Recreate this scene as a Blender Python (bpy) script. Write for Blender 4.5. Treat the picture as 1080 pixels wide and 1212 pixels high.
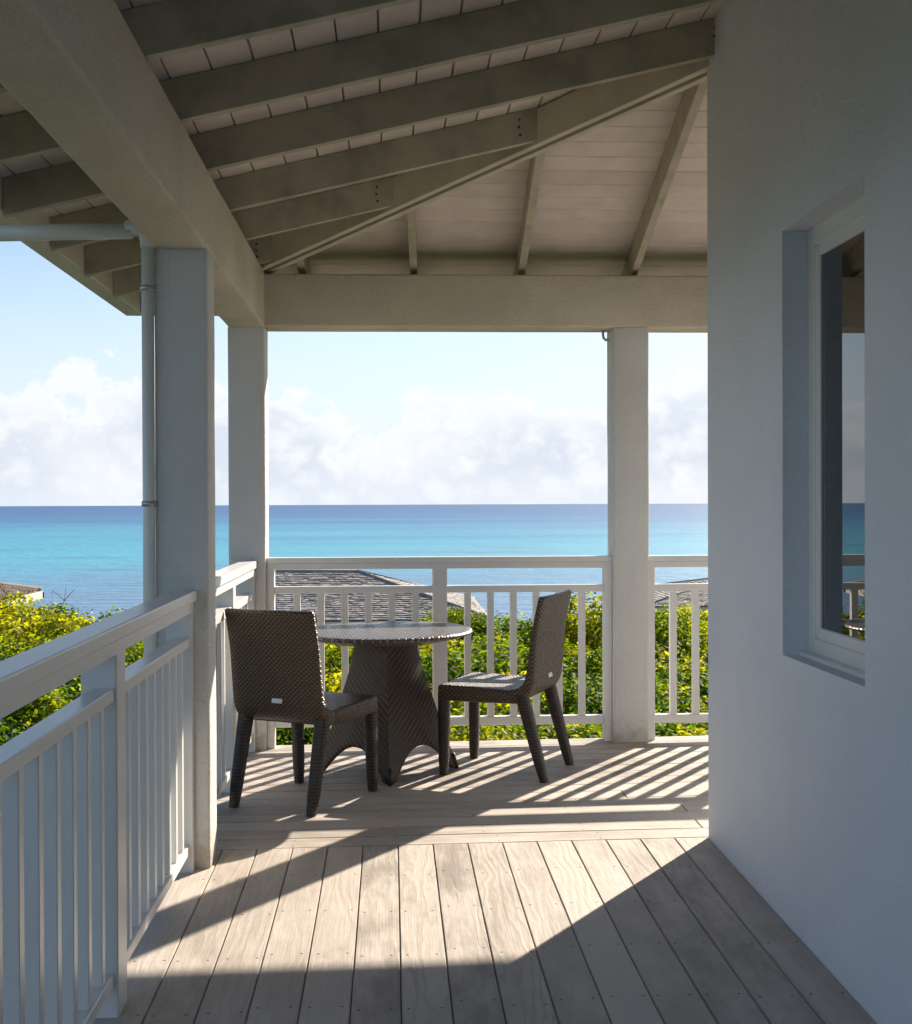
import bpy, bmesh, math, random
import numpy as np
from mathutils import Vector, Matrix, noise

for o in list(bpy.data.objects): bpy.data.objects.remove(o)
SC = bpy.context.scene
COL = SC.collection
R = math.radians

# ------------------------------------------------------------------ camera
cam_d = bpy.data.cameras.new('camera'); cam = bpy.data.objects.new('camera', cam_d); COL.objects.link(cam)
cam_d.sensor_fit = 'HORIZONTAL'; cam_d.sensor_width = 36.0
cam_d.lens = 36.0 * 1550 / 1080
cam_d.clip_start = 0.05; cam_d.clip_end = 60000
EYE = Vector((0, 0, 1.40))
rx, ux, bk = Vector((0.9988, -0.0496, -0.0036)), Vector((0.0040, 0.0081, 1.0)), Vector((-0.0496, -0.9987, 0.0082))
rx.normalize(); bk = (bk - rx * bk.dot(rx)).normalized(); ux = bk.cross(rx)
cam.matrix_world = Matrix(((rx.x, ux.x, bk.x, EYE.x), (rx.y, ux.y, bk.y, EYE.y), (rx.z, ux.z, bk.z, EYE.z), (0, 0, 0, 1)))
SC.camera = cam

# ------------------------------------------------------------------ sun, sky, exposure
SUN_AZ = math.atan2(0.572, 0.820)          # clockwise from +Y
SUN_EL = R(26.3)
SUN_DIR = Vector((math.sin(SUN_AZ) * math.cos(SUN_EL), math.cos(SUN_AZ) * math.cos(SUN_EL), math.sin(SUN_EL)))
sun_d = bpy.data.lights.new('sun', 'SUN'); sun_d.energy = 3.75; sun_d.angle = R(0.55); sun_d.color = (1.0, 0.87, 0.71)
sun = bpy.data.objects.new('sun', sun_d); COL.objects.link(sun)
sun.rotation_euler = (-SUN_DIR).to_track_quat('-Z', 'Y').to_euler(); sun.location = (20, 30, 25)
SC.view_settings.view_transform = 'Standard'; SC.view_settings.look = 'None'
SC.view_settings.gamma = 1.0; SC.view_settings.exposure = 1.52; SC.view_settings.use_curve_mapping = False
SKY_STRENGTH = 0.0500

class NT:
    """terse node building"""
    def __init__(s, tree): s.t = tree; s.n = tree.nodes; s.l = tree.links
    def new(s, kind, **kw):
        n = s.n.new(kind)
        for k, v in kw.items(): setattr(n, k, v)
        return n
    def put(s, sock, v):
        if isinstance(v, bpy.types.NodeSocket): s.l.new(v, sock)
        elif v is not None: sock.default_value = v
    def m(s, op, a, b=None, c=None, clamp=False):
        n = s.n.new('ShaderNodeMath'); n.operation = op; n.use_clamp = clamp
        s.put(n.inputs[0], a); s.put(n.inputs[1], b); s.put(n.inputs[2], c)
        return n.outputs[0]
    def mix(s, f, a, b, blend='MIX'):
        n = s.n.new('ShaderNodeMix'); n.data_type = 'RGBA'; n.blend_type = blend
        s.put(n.inputs[0], f); s.put(n.inputs[6], a); s.put(n.inputs[7], b)
        return n.outputs[2]
    def noise(s, vec, scale, detail=4, rough=0.55, dist=0.0):
        n = s.n.new('ShaderNodeTexNoise'); s.put(n.inputs['Vector'], vec)
        n.inputs['Scale'].default_value = scale; n.inputs['Detail'].default_value = detail
        n.inputs['Roughness'].default_value = rough; n.inputs['Distortion'].default_value = dist
        return n.outputs['Fac']
    def ramp(s, fac, stops):
        n = s.n.new('ShaderNodeValToRGB'); e = n.color_ramp.elements
        while len(e) < len(stops): e.new(0.5)
        for i, (p, c) in enumerate(stops):
            e[i].position = p; e[i].color = (c[0], c[1], c[2], 1) if not isinstance(c, (int, float)) else (c, c, c, 1)
        s.put(n.inputs[0], fac); return n.outputs[0]
    def maprange(s, v, a, b, c=0.0, d=1.0, smooth=True):
        n = s.n.new('ShaderNodeMapRange'); n.interpolation_type = 'SMOOTHSTEP' if smooth else 'LINEAR'
        s.put(n.inputs[0], v); s.put(n.inputs[1], a); s.put(n.inputs[2], b); s.put(n.inputs[3], c); s.put(n.inputs[4], d)
        return n.outputs[0]
    def vmul(s, v, xyz, loc=(0, 0, 0), rot=(0, 0, 0)):
        n = s.n.new('ShaderNodeMapping'); s.put(n.inputs[0], v)
        n.inputs['Location'].default_value = loc; n.inputs['Rotation'].default_value = rot; n.inputs['Scale'].default_value = xyz
        return n.outputs[0]
    def vadd(s, a, b):
        n = s.n.new('ShaderNodeVectorMath'); n.operation = 'ADD'; s.put(n.inputs[0], a); s.put(n.inputs[1], b); return n.outputs[0]
    def sep(s, v):
        n = s.n.new('ShaderNodeSeparateXYZ'); s.put(n.inputs[0], v); return n.outputs
    def comb(s, x, y, z):
        n = s.n.new('ShaderNodeCombineXYZ'); s.put(n.inputs[0], x); s.put(n.inputs[1], y); s.put(n.inputs[2], z); return n.outputs[0]
    def bump(s, h, dist, strength=1.0, normal=None):
        n = s.n.new('ShaderNodeBump'); s.put(n.inputs['Height'], h); n.inputs['Distance'].default_value = dist
        n.inputs['Strength'].default_value = strength; s.put(n.inputs['Normal'], normal); return n.outputs[0]

world = bpy.data.worlds.new('World'); SC.world = world; world.use_nodes = True
w = NT(world.node_tree); w.n.clear()
w_out = w.new('ShaderNodeOutputWorld'); w_bg = w.new('ShaderNodeBackground')
sky = w.new('ShaderNodeTexSky', sky_type='NISHITA', sun_disc=False, sun_elevation=SUN_EL, sun_rotation=SUN_AZ,
            altitude=20, air_density=1.0, dust_density=0.3, ozone_density=2.4)
tc = w.new('ShaderNodeTexCoord').outputs['Generated']
sx, sy, sz = w.sep(tc)
el = w.m('ARCSINE', sz)                                     # elevation, radians
# cumulus bank over the sea: turbulence in direction space, thinning out upward, all the way round the horizon
cp = w.comb(sx, sy, w.m('MULTIPLY', sz, 1.25))
fine_n = w.new('ShaderNodeTexNoise'); w.put(fine_n.inputs['Vector'], cp)
fine_n.inputs['Scale'].default_value = 30.0; fine_n.inputs['Detail'].default_value = 6; fine_n.inputs['Roughness'].default_value = 0.6
fine = fine_n.outputs['Fac']
big = w.noise(cp, 7.0, 1, 0.5)
vor = w.new('ShaderNodeTexVoronoi', feature='F1'); vor.inputs['Scale'].default_value = 40.0
w.put(vor.inputs['Vector'], w.vadd(cp, w.comb(0, 0, w.m('MULTIPLY', fine, 0.02))))
puff = w.m('SUBTRACT', 0.72, w.m('POWER', vor.outputs['Distance'], 1.6))
dens = w.m('ADD', w.m('ADD', w.m('MULTIPLY', big, 0.70), w.m('MULTIPLY', fine, 0.46)), w.m('MULTIPLY', puff, 0.11))
thr = w.maprange(el, 0.045, 0.110, 0.47, 0.76, smooth=False)
over = w.m('SUBTRACT', dens, thr)
cl = w.maprange(over, 0.0, 0.05)
body = w.maprange(over, 0.02, 0.16)                          # backlit bank: bright rims, cooler grey body
body = w.m('MULTIPLY', body, w.maprange(w.m('ADD', w.m('MULTIPLY', puff, 0.35), fine), 0.50, 0.82, 1.0, 0.15))
cl_col = w.mix(body, (7.1, 7.15, 7.25, 1), (5.1, 5.55, 6.3, 1))
haze_f = w.maprange(el, 0.0, 0.25, 0.94, 0.0)
sky_h = w.mix(haze_f, sky.outputs[0], (5.75, 6.3, 7.2, 1))
col = w.mix(w.m('MULTIPLY', cl, w.maprange(el, 0.0, 0.03, 0.45, 0.85)), sky_h, cl_col)
w.put(w_bg.inputs[0], col); w_bg.inputs[1].default_value = SKY_STRENGTH
w.l.new(w_bg.outputs[0], w_out.inputs[0])
world.cycles.sampling_method = 'MANUAL'; world.cycles.sample_map_resolution = 256

# ------------------------------------------------------------------ helpers
def tag(o, label=None, cat=None, group=None, kind=None):
    if label: o['label'] = label
    if cat: o['category'] = cat
    if group: o['group'] = group
    if kind: o['kind'] = kind
    return o
def empty(name, loc=(0, 0, 0), label=None, cat=None, group=None, kind=None):
    o = bpy.data.objects.new(name, None); COL.objects.link(o); o.location = loc; o.empty_display_size = 0.1
    return tag(o, label, cat, group, kind)
def link(name, mesh, parent=None):
    o = bpy.data.objects.new(name, mesh); COL.objects.link(o)
    if parent is not None: o.parent = parent
    return o
def mesh_from(name, verts, faces, mat, smooth=False, uvs=None):
    me = bpy.data.meshes.new(name); me.from_pydata([tuple(v) for v in verts], [], faces)
    if mat: me.materials.append(mat)
    if smooth: me.polygons.foreach_set('use_smooth', [True] * len(me.polygons))
    if uvs is not None:
        l = me.uv_layers.new(name='UVMap')
        for p in me.polygons:
            for li, vi in zip(p.loop_indices, p.vertices): l.data[li].uv = uvs[vi]
    me.update(); return me
def bm_mesh(name, bm, mat, smooth=False):
    bmesh.ops.recalc_face_normals(bm, faces=bm.faces)
    me = bpy.data.meshes.new(name); bm.to_mesh(me); bm.free(); me.materials.append(mat)
    if smooth: me.polygons.foreach_set('use_smooth', [True] * len(me.polygons))
    return me
HEX = [(0, 1, 3, 2), (4, 6, 7, 5), (0, 4, 5, 1), (2, 3, 7, 6), (0, 2, 6, 4), (1, 5, 7, 3)]
def bm_hex(bm, pts):
    """8 points: index = 4*ix+2*iy+iz"""
    v = [bm.verts.new(p) for p in pts]
    for f in HEX: bm.faces.new([v[i] for i in f])
    return v
def bm_box(bm, x0, x1, y0, y1, z0, z1):
    return bm_hex(bm, [(x, y, z) for x in (x0, x1) for y in (y0, y1) for z in (z0, z1)])
def box_mesh(name, x0, x1, y0, y1, z0, z1, mat, bevel=0.003, seg=1):
    bm = bmesh.new(); bm_box(bm, x0, x1, y0, y1, z0, z1)
    if bevel: bmesh.ops.bevel(bm, geom=bm.edges[:], offset=bevel, segments=seg, affect='EDGES', profile=0.6)
    return bm_mesh(name, bm, mat)
def box(name, x0, x1, y0, y1, z0, z1, mat, parent=None, bevel=0.003, seg=1):
    """box object with its origin at the centre of its base"""
    cx, cy = (x0 + x1) / 2, (y0 + y1) / 2
    o = link(name, box_mesh(name, x0 - cx, x1 - cx, y0 - cy, y1 - cy, 0, z1 - z0, mat, bevel, seg), parent)
    o.location = (cx, cy, z0); return o
def rough_box(name, x0, x1, y0, y1, z0, z1, mat, parent=None, bevel=0.014, cuts=24, amp=0.0022, axis=2):
    """hand-plastered prism: rounded arrises, faintly uneven"""
    cx, cy = (x0 + x1) / 2, (y0 + y1) / 2
    bm = bmesh.new(); bm_box(bm, x0 - cx, x1 - cx, y0 - cy, y1 - cy, 0, z1 - z0)
    long_e = [e for e in bm.edges if abs((e.verts[0].co - e.verts[1].co)[axis]) > 1e-4]
    bmesh.ops.bevel(bm, geom=bm.edges[:], offset=bevel, segments=3, affect='EDGES', profile=0.5)
    long_e = [e for e in bm.edges if abs((e.verts[0].co - e.verts[1].co)[axis]) > 0.3]
    bmesh.ops.subdivide_edges(bm, edges=long_e, cuts=cuts, use_grid_fill=False)
    off = Vector((x0 * 3.1, y0 * 1.7, z0))
    for v in bm.verts:
        p = (v.co + off) * 3.2
        v.co += Vector((noise.noise(p), noise.noise(p + Vector((9, 0, 0))), 0.4 * noise.noise(p + Vector((0, 7, 0))))) * amp
    o = link(name, bm_mesh(name, bm, mat), parent); o.location = (cx, cy, z0)
    for p in o.data.polygons: p.use_smooth = True
    try: o.data.set_sharp_from_angle(angle=R(40))
    except Exception: pass
    return o
def tube_mesh(name, pts, rad, mat, n=12, cap=True):
    bm = bmesh.new(); rings = []
    pts = [Vector(p) for p in pts]; rads = rad if isinstance(rad, (list, tuple)) else [rad] * len(pts)
    ref = Vector((0.31, 0.2, 0.93))
    for i, p in enumerate(pts):
        d = (pts[min(i + 1, len(pts) - 1)] - pts[max(i - 1, 0)]).normalized()
        a = d.cross(ref).normalized(); b = d.cross(a)
        rings.append([bm.verts.new(p + (a * math.cos(2 * math.pi * k / n) + b * math.sin(2 * math.pi * k / n)) * rads[i]) for k in range(n)])
    for r0, r1 in zip(rings, rings[1:]):
        for k in range(n): bm.faces.new((r0[k], r0[(k + 1) % n], r1[(k + 1) % n], r1[k]))
    if cap: bm.faces.new(rings[0]); bm.faces.new(rings[-1][::-1])
    return bm_mesh(name, bm, mat, smooth=True)

# ------------------------------------------------------------------ materials
def mat(name):
    m = bpy.data.materials.new(name); m.use_nodes = True
    t = NT(m.node_tree); b = t.n['Principled BSDF']
    return m, t, b
def set_in(b, **kw):
    for k, v in kw.items(): b.inputs[k.replace('_', ' ')].default_value = v

def plaster(name, base, fine=0.0016, blot=0.10, scale=160, grime=0.0):
    m, t, b = mat(name)
    p = t.new('ShaderNodeTexCoord').outputs['Object']
    g = t.new('ShaderNodeNewGeometry').outputs['Position']
    n1 = t.noise(g, scale, 5, 0.65); n2 = t.noise(g, 2.2, 4, 0.6); n3 = t.noise(g, 28, 4, 0.6)
    c = t.mix(t.maprange(n2, 0.3, 0.72), tuple(x * (1 - blot) for x in base) + (1,), tuple(base) + (1,))
    c = t.mix(t.m('MULTIPLY', t.maprange(n3, 0.60, 0.80), 0.18), c, tuple(x * 0.78 for x in base) + (1,))
    if grime:
        gz = t.sep(g)[2]
        low = t.maprange(t.m('ADD', gz, t.m('MULTIPLY', t.m('SUBTRACT', n3, 0.5), 0.30)), 0.05, 0.24, 1.0, 0.0)
        c = t.mix(t.m('MULTIPLY', low, grime), c, (0.34, 0.25, 0.15, 1))
        run = t.noise(t.vmul(g, (26, 26, 0.9)), 1.0, 4, 0.6)
        c = t.mix(t.m('MULTIPLY', t.maprange(run, 0.60, 0.78), 0.22), c, (0.42, 0.40, 0.33, 1))
    t.put(b.inputs['Base Color'], c); set_in(b, Roughness=0.85)
    hgt = t.m('ADD', t.m('MULTIPLY', n1, 0.9), t.m('MULTIPLY', n3, 0.5))
    t.put(b.inputs['Normal'], t.bump(hgt, fine, 1.0))
    return m
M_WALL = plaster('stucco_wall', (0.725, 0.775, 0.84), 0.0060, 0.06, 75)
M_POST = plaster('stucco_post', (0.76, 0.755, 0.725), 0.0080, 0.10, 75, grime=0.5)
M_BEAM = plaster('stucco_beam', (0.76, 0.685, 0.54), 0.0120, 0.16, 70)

def painted(name, base, worn=0.15, rough=0.45, bump=0.0022, spots=0.22, vary=0.10):
    m, t, b = mat(name)
    p = t.new('ShaderNodeTexCoord').outputs['Object']
    r = t.new('ShaderNodeObjectInfo').outputs['Random']
    pv = t.vadd(p, t.comb(t.m('MULTIPLY', r, 37.0), t.m('MULTIPLY', r, 11.0), 0))
    n1 = t.noise(pv, 5.0, 5, 0.62); n2 = t.noise(pv, 60, 3, 0.6)
    c = t.mix(t.maprange(n1, 0.35, 0.75), tuple(base) + (1,), tuple(x * (1 - worn) for x in base) + (1,))
    c = t.mix(t.m('MULTIPLY', t.maprange(n2, 0.66, 0.74), spots), c, (0.30, 0.25, 0.19, 1))
    c = t.mix(t.m('MULTIPLY', r, vary), c, tuple(x * 0.62 for x in base) + (1,))
    t.put(b.inputs['Base Color'], c); set_in(b, Roughness=rough)
    if spots > 0.1:
        t.put(b.inputs['Roughness'], t.maprange(n2, 0.3, 0.7, rough - 0.08, rough + 0.12))
        t.put(b.inputs['Normal'], t.bump(t.m('ADD', n1, t.m('MULTIPLY', n2, 0.25)), bump))
    else:
        t.put(b.inputs['Normal'], t.bump(t.noise(pv, 5.0, 2, 0.5), bump))
    return m
M_RAIL = painted('railing_paint', (0.77, 0.765, 0.745), 0.06, 0.33, 0.0015, 0.0)
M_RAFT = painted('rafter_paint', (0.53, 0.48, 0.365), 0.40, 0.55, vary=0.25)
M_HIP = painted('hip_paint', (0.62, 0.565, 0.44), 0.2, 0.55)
M_CEIL = painted('ceiling_paint', (0.78, 0.685, 0.61), 0.18, 0.6, vary=0.38)
M_FASC = painted('fascia_paint', (0.66, 0.635, 0.51), 0.14, 0.5)
M_FRAME = painted('window_paint', (0.74, 0.75, 0.74), 0.03, 0.32, 0.0003, 0.0)

def plain(name, base, rough=0.5, metal=0.0, **kw):
    m, t, b = mat(name)
    set_in(b, Base_Color=tuple(base) + (1,), Roughness=rough, Metallic=metal, **kw)
    g = t.new('ShaderNodeNewGeometry').outputs['Position']
    n = t.noise(g, 40, 4)
    t.put(b.inputs['Roughness'], t.maprange(n, 0.3, 0.7, max(0.02, rough - 0.1), rough + 0.1))
    t.put(b.inputs['Base Color'], t.mix(t.maprange(n, 0.4, 0.8), tuple(base) + (1,), tuple(x * 0.85 for x in base) + (1,)))
    return m
M_DARK = plain('dark_gap', (0.05, 0.045, 0.04), 0.9)
M_BOLT = plain('rusted_bolt', (0.06, 0.045, 0.03), 0.7)
M_CLAMP = plain('pipe_clamp_metal', (0.50, 0.50, 0.48), 0.4, 0.6)
M_TAG = plain('label_tag_metal', (0.75, 0.74, 0.72), 0.35, 0.2)
M_CONDUIT = plain('grey_plastic', (0.55, 0.55, 0.53), 0.5)
M_ROOFCOVER = plain('roof_cover', (0.25, 0.23, 0.21), 0.8)

def pipe_mat():
    m, t, b = mat('pvc_pipe')
    p = t.new('ShaderNodeTexCoord').outputs['UV']; g = t.new('ShaderNodeTexCoord').outputs['Object']
    n = t.noise(g, 9, 4)
    t.put(b.inputs['Base Color'], t.mix(n, (0.84, 0.84, 0.80, 1), (0.74, 0.74, 0.66, 1))); set_in(b, Roughness=0.35)
    return m
M_PIPE = pipe_mat()

def glass_mat():
    m, t, b = mat('window_glass')
    set_in(b, Base_Color=(0.012, 0.016, 0.016, 1), Roughness=0.0, IOR=2.1)
    return m
M_GLASS = glass_mat()

def deck_mat():
    """weathered hardwood boards; each board (object) has its own tone, grain and nail heads; length runs along local X"""
    m, t, b = mat('weathered_board')
    p = t.new('ShaderNodeTexCoord').outputs['Object']
    r = t.new('ShaderNodeObjectInfo').outputs['Random']
    px, py, pz = t.sep(p)
    r2 = t.m('FRACT', t.m('MULTIPLY', r, 17.31)); r3 = t.m('FRACT', t.m('MULTIPLY', r, 61.7))
    q = t.vadd(p, t.comb(t.m('MULTIPLY', r, 50.0), t.m('MULTIPLY', r2, 9.0), 0))
    # cathedral grain: rings cut by the board, warped along the length
    wv = t.noise(t.vmul(q, (1.6, 9.0, 1)), 1.0, 3, 0.55)
    rings = t.m('SINE', t.m('ADD', t.m('MULTIPLY', py, t.m('ADD', 60.0, t.m('MULTIPLY', r3, 110.0))), t.m('MULTIPLY', wv, 34.0)))
    fib = t.noise(t.vmul(q, (4.0, 190.0, 1)), 1.0, 4, 0.7)
    stain = t.noise(t.vmul(q, (2.4, 6.0, 1)), 1.0, 5, 0.62)
    saw = t.noise(t.vmul(q, (7.5, 1.2, 1)), 1.0, 2, 0.5)
    base = t.mix(r, (0.27, 0.232, 0.205, 1), (0.56, 0.50, 0.445, 1))
    c = t.mix(t.maprange(stain, 0.34, 0.70), base, (0.58, 0.53, 0.485, 1))
    c = t.mix(t.m('MULTIPLY', t.maprange(rings, 0.1, 1.0), t.m('ADD', 0.04, t.m('MULTIPLY', t.m('POWER', r2, 2.0), 0.30))), c, (0.27, 0.215, 0.17, 1))
    c = t.mix(t.m('MULTIPLY', t.maprange(fib, 0.5, 0.75), 0.35), c, (0.30, 0.255, 0.215, 1))
    c = t.mix(t.m('MULTIPLY', t.maprange(t.noise(t.vmul(q, (1.1, 2.0, 1)), 2.3, 5, 0.7), 0.56, 0.76), 0.38), c, (0.235, 0.205, 0.18, 1))
    # nail heads: a pair over every joist
    jx = t.m('SUBTRACT', t.m('ABSOLUTE', t.m('SUBTRACT', t.m('FRACT', t.m('ADD', t.m('DIVIDE', px, 0.405), t.m('MULTIPLY', r2, 0.11))), 0.5)), 0.0)
    dx = t.m('MULTIPLY', jx, 0.405); dy = t.m('SUBTRACT', t.m('ABSOLUTE', t.m('ADD', py, t.m('MULTIPLY', t.m('SUBTRACT', r3, 0.5), 0.012))), 0.044)
    dd = t.m('SQRT', t.m('ADD', t.m('POWER', dx, 2.0), t.m('POWER', dy, 2.0)))
    nail = t.maprange(dd, 0.0034, 0.0052, 1.0, 0.0)
    c = t.mix(t.m('MULTIPLY', nail, 0.85), c, (0.05, 0.042, 0.035, 1))
    t.put(b.inputs['Base Color'], c)
    t.put(b.inputs['Roughness'], t.maprange(stain, 0.3, 0.7, 0.58, 0.78))
    hgt = t.m('ADD', t.m('ADD', t.m('MULTIPLY', fib, 0.45), t.m('MULTIPLY', saw, 0.8)), t.m('MULTIPLY', rings, 0.10))
    t.put(b.inputs['Normal'], t.bump(t.m('SUBTRACT', hgt, nail), 0.0026))
    return m
M_DECK = deck_mat()

def weave_mat(name, pv, qu, dark, light, diag=False, rough=0.42, spec=0.5, bump=0.004, blot=0.25):
    """flat strand weave over UVs measured in metres"""
    m, t, b = mat(name)
    uv = t.new('ShaderNodeUVMap').outputs[0]
    if diag: uv = t.vmul(uv, (1, 1, 1), rot=(0, 0, R(diag)))
    u, v, _ = t.sep(uv)
    row = t.m('FLOOR', t.m('DIVIDE', v, pv)); fr = t.m('FRACT', t.m('DIVIDE', v, pv))
    a = t.m('POWER', t.m('SINE', t.m('MULTIPLY', fr, math.pi)), 0.6)
    s = t.m('SINE', t.m('MULTIPLY', t.m('ADD', t.m('DIVIDE', u, qu), t.m('MULTIPLY', row, 0.5)), 2 * math.pi))
    hgt = t.m('MULTIPLY', a, t.m('ADD', 0.56, t.m('MULTIPLY', s, 0.44)))
    n = t.noise(uv, 35, 4, 0.65); n2 = t.noise(uv, 5, 3)
    c = t.mix(t.maprange(hgt, 0.15, 0.9), tuple(dark) + (1,), tuple(light) + (1,))  # shade between strands put into the colour: darker where the relief is low
    c = t.mix(t.m('MULTIPLY', n, 0.5), c, tuple(x * 0.55 for x in light) + (1,))
    c = t.mix(t.m('MULTIPLY', t.maprange(n2, 0.55, 0.75), blot), c, (0.16, 0.14, 0.12, 1))
    t.put(b.inputs['Base Color'], c)
    t.put(b.inputs['Roughness'], t.maprange(n, 0.3, 0.7, rough - 0.08, rough + 0.12))
    b.inputs['Specular IOR Level'].default_value = spec
    t.put(b.inputs['Normal'], t.bump(hgt, bump, 1.0))
    return m
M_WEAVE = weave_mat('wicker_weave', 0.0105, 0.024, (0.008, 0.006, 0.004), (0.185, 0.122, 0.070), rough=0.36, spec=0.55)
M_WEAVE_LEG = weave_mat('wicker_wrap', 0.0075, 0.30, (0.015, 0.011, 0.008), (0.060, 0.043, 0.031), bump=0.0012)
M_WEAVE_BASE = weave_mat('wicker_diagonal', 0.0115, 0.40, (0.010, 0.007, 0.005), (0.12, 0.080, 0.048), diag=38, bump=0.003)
M_WEAVE_TOP = weave_mat('wicker_top', 0.0165, 0.06, (0.03, 0.023, 0.018), (0.27, 0.225, 0.19), rough=0.33, spec=0.9, bump=0.0018, blot=0.08)  # strands paler than on the chairs: sun sheen put into the tabletop colour

def shingle_mat(name, dark, light):
    m, t, b = mat(name)
    r = t.new('ShaderNodeNewGeometry').outputs['Random Per Island']
    g = t.new('ShaderNodeNewGeometry').outputs['Position']
    n = t.noise(g, 6, 5, 0.7)
    c = t.mix(r, tuple(dark) + (1,), tuple(light) + (1,))
    c = t.mix(t.m('MULTIPLY', n, 0.4), c, tuple(x * 0.6 for x in dark) + (1,))
    t.put(b.inputs['Base Color'], c); set_in(b, Roughness=0.75)
    return m
M_SHINGLE = shingle_mat('cedar_shingle', (0.20, 0.18, 0.175), (0.55, 0.52, 0.49))
M_SHINGLE_B = shingle_mat('brown_shingle', (0.09, 0.065, 0.05), (0.20, 0.155, 0.125))
M_HOUSE = plaster('house_plaster', (0.70, 0.70, 0.66), 0.004, 0.1, 40)
M_HGLASS = plain('house_glass', (0.03, 0.05, 0.06), 0.1)

def leaf_mat(name, dark, mid, light):
    m, t, b = mat(name)
    isl = t.new('ShaderNodeNewGeometry').outputs['Random Per Island']
    r = t.new('ShaderNodeObjectInfo').outputs['Random']
    g = t.new('ShaderNodeNewGeometry').outputs['Position']
    n = t.noise(g, 1.5, 3, 0.6)
    f = t.m('ADD', t.m('MULTIPLY', isl, 0.50), t.m('ADD', t.m('MULTIPLY', n, 0.62), t.m('MULTIPLY', t.m('SUBTRACT', r, 0.5), 0.36)))
    c = t.ramp(f, [(0.28, dark), (0.55, mid), (0.86, light)])
    t.put(b.inputs['Base Color'], c); set_in(b, Roughness=0.6); b.inputs['Specular IOR Level'].default_value = 0.18
    tr = t.new('ShaderNodeBsdfTranslucent'); t.put(tr.inputs[0], t.mix(1.0, c, (2.2, 2.2, 0.5, 1), 'MULTIPLY'))
    mx = t.new('ShaderNodeMixShader'); mx.inputs[0].default_value = 0.55
    t.l.new(b.outputs[0], mx.inputs[1]); t.l.new(tr.outputs[0], mx.inputs[2])
    t.l.new(mx.outputs[0], t.n['Material Output'].inputs[0])
    return m
M_LEAF = leaf_mat('leaf_green', (0.020, 0.055, 0.008), (0.075, 0.140, 0.012), (0.25, 0.26, 0.018))
M_LEAF_Y = leaf_mat('leaf_yellow', (0.05, 0.10, 0.008), (0.20, 0.22, 0.012), (0.44, 0.36, 0.018))
M_TWIG = plain('twig_bark', (0.12, 0.09, 0.07), 0.9)

def ground_mat():
    m, t, b = mat('scrub_ground'); g = t.new('ShaderNodeNewGeometry').outputs['Position']
    n = t.noise(g, 0.6, 6, 0.65)
    t.put(b.inputs['Base Color'], t.ramp(n, [(0.3, (0.03, 0.045, 0.015)), (0.55, (0.06, 0.075, 0.025)), (0.75, (0.20, 0.16, 0.10))]))
    set_in(b, Roughness=0.95); t.put(b.inputs['Normal'], t.bump(t.noise(g, 4, 6), 0.05)); return m
M_GROUND = ground_mat()

def sea_mat():
    m, t, b = mat('sea_water')
    g = t.new('ShaderNodeNewGeometry').outputs['Position']
    x, y, z = t.sep(g)
    rr = t.m('SQRT', t.m('ADD', t.m('POWER', x, 2.0), t.m('POWER', y, 2.0)))
    lg = t.m('LOGARITHM', rr, 10.0)                              # distance off shore, decades
    nb = t.noise(t.vmul(g, (0.0022, 0.0055, 1)), 1.0, 5, 0.6)
    nb2 = t.noise(t.vmul(g, (0.010, 0.024, 1)), 1.0, 4, 0.6)
    lw = t.m('ADD', lg, t.m('ADD', t.m('MULTIPLY', t.m('SUBTRACT', nb, 0.5), 0.75), t.m('MULTIPLY', t.m('SUBTRACT', nb2, 0.5), 0.34)))
    f = t.maprange(lw, 2.2, 3.9, smooth=False)
    c = t.ramp(f, [(0.00, (0.13, 0.23, 0.37)), (0.13, (0.13, 0.25, 0.39)), (0.20, (0.10, 0.31, 0.45)), (0.30, (0.075, 0.37, 0.48)),
                   (0.42, (0.06, 0.28, 0.43)), (0.54, (0.045, 0.17, 0.34)), (0.70, (0.035, 0.12, 0.28)), (1.0, (0.03, 0.10, 0.25))])
    reef = t.maprange(t.noise(t.vmul(g, (0.008, 0.035, 1)), 1.0, 5, 0.65), 0.55, 0.70)
    c = t.mix(t.m('MULTIPLY', reef, 0.55), c, (0.07, 0.13, 0.22, 1))
    t.put(b.inputs['Base Color'], c); set_in(b, Roughness=0.42, IOR=1.33)
    b.inputs['Specular IOR Level'].default_value = 0.8
    w1 = t.noise(t.vmul(g, (0.10, 0.22, 1)), 1.0, 5, 0.6); w2 = t.noise(t.vmul(g, (0.7, 1.3, 1)), 1.0, 3, 0.6)
    t.put(b.inputs['Normal'], t.bump(t.m('ADD', w1, t.m('MULTIPLY', w2, 0.12)), 1.6, 0.8))
    return m
M_SEA = sea_mat()

# ------------------------------------------------------------------ terrain and sea
SEA_Z = -17.0
def ground_z(x, y):
    d = math.hypot(x * 0.55, y)
    return -2.7 - max(0.0, d - 9) * 0.105 + 0.35 * noise.noise(Vector((x * 0.07, y * 0.07, 0)))
gx = [-260 + i * 8 for i in range(66)]; gy = [-120 + j * 7 for j in range(50)]
gv = [(x, y, max(ground_z(x, y), SEA_Z - 3)) for y in gy for x in gx]
gf = [(j * 66 + i, j * 66 + i + 1, (j + 1) * 66 + i + 1, (j + 1) * 66 + i) for j in range(49) for i in range(65)]
tag(link('ground', mesh_from('ground', gv, gf, M_GROUND, True)), kind='structure')
sv, sf = [(0, 0, SEA_Z)], []
rings = [40, 90, 180, 320, 600, 1200, 2600, 5000, 7600]; NS = 96
for r_ in rings:
    for k in range(NS): sv.append((r_ * math.cos(2 * math.pi * k / NS), r_ * math.sin(2 * math.pi * k / NS), SEA_Z))
for k in range(NS): sf.append((0, 1 + k, 1 + (k + 1) % NS))
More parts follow.
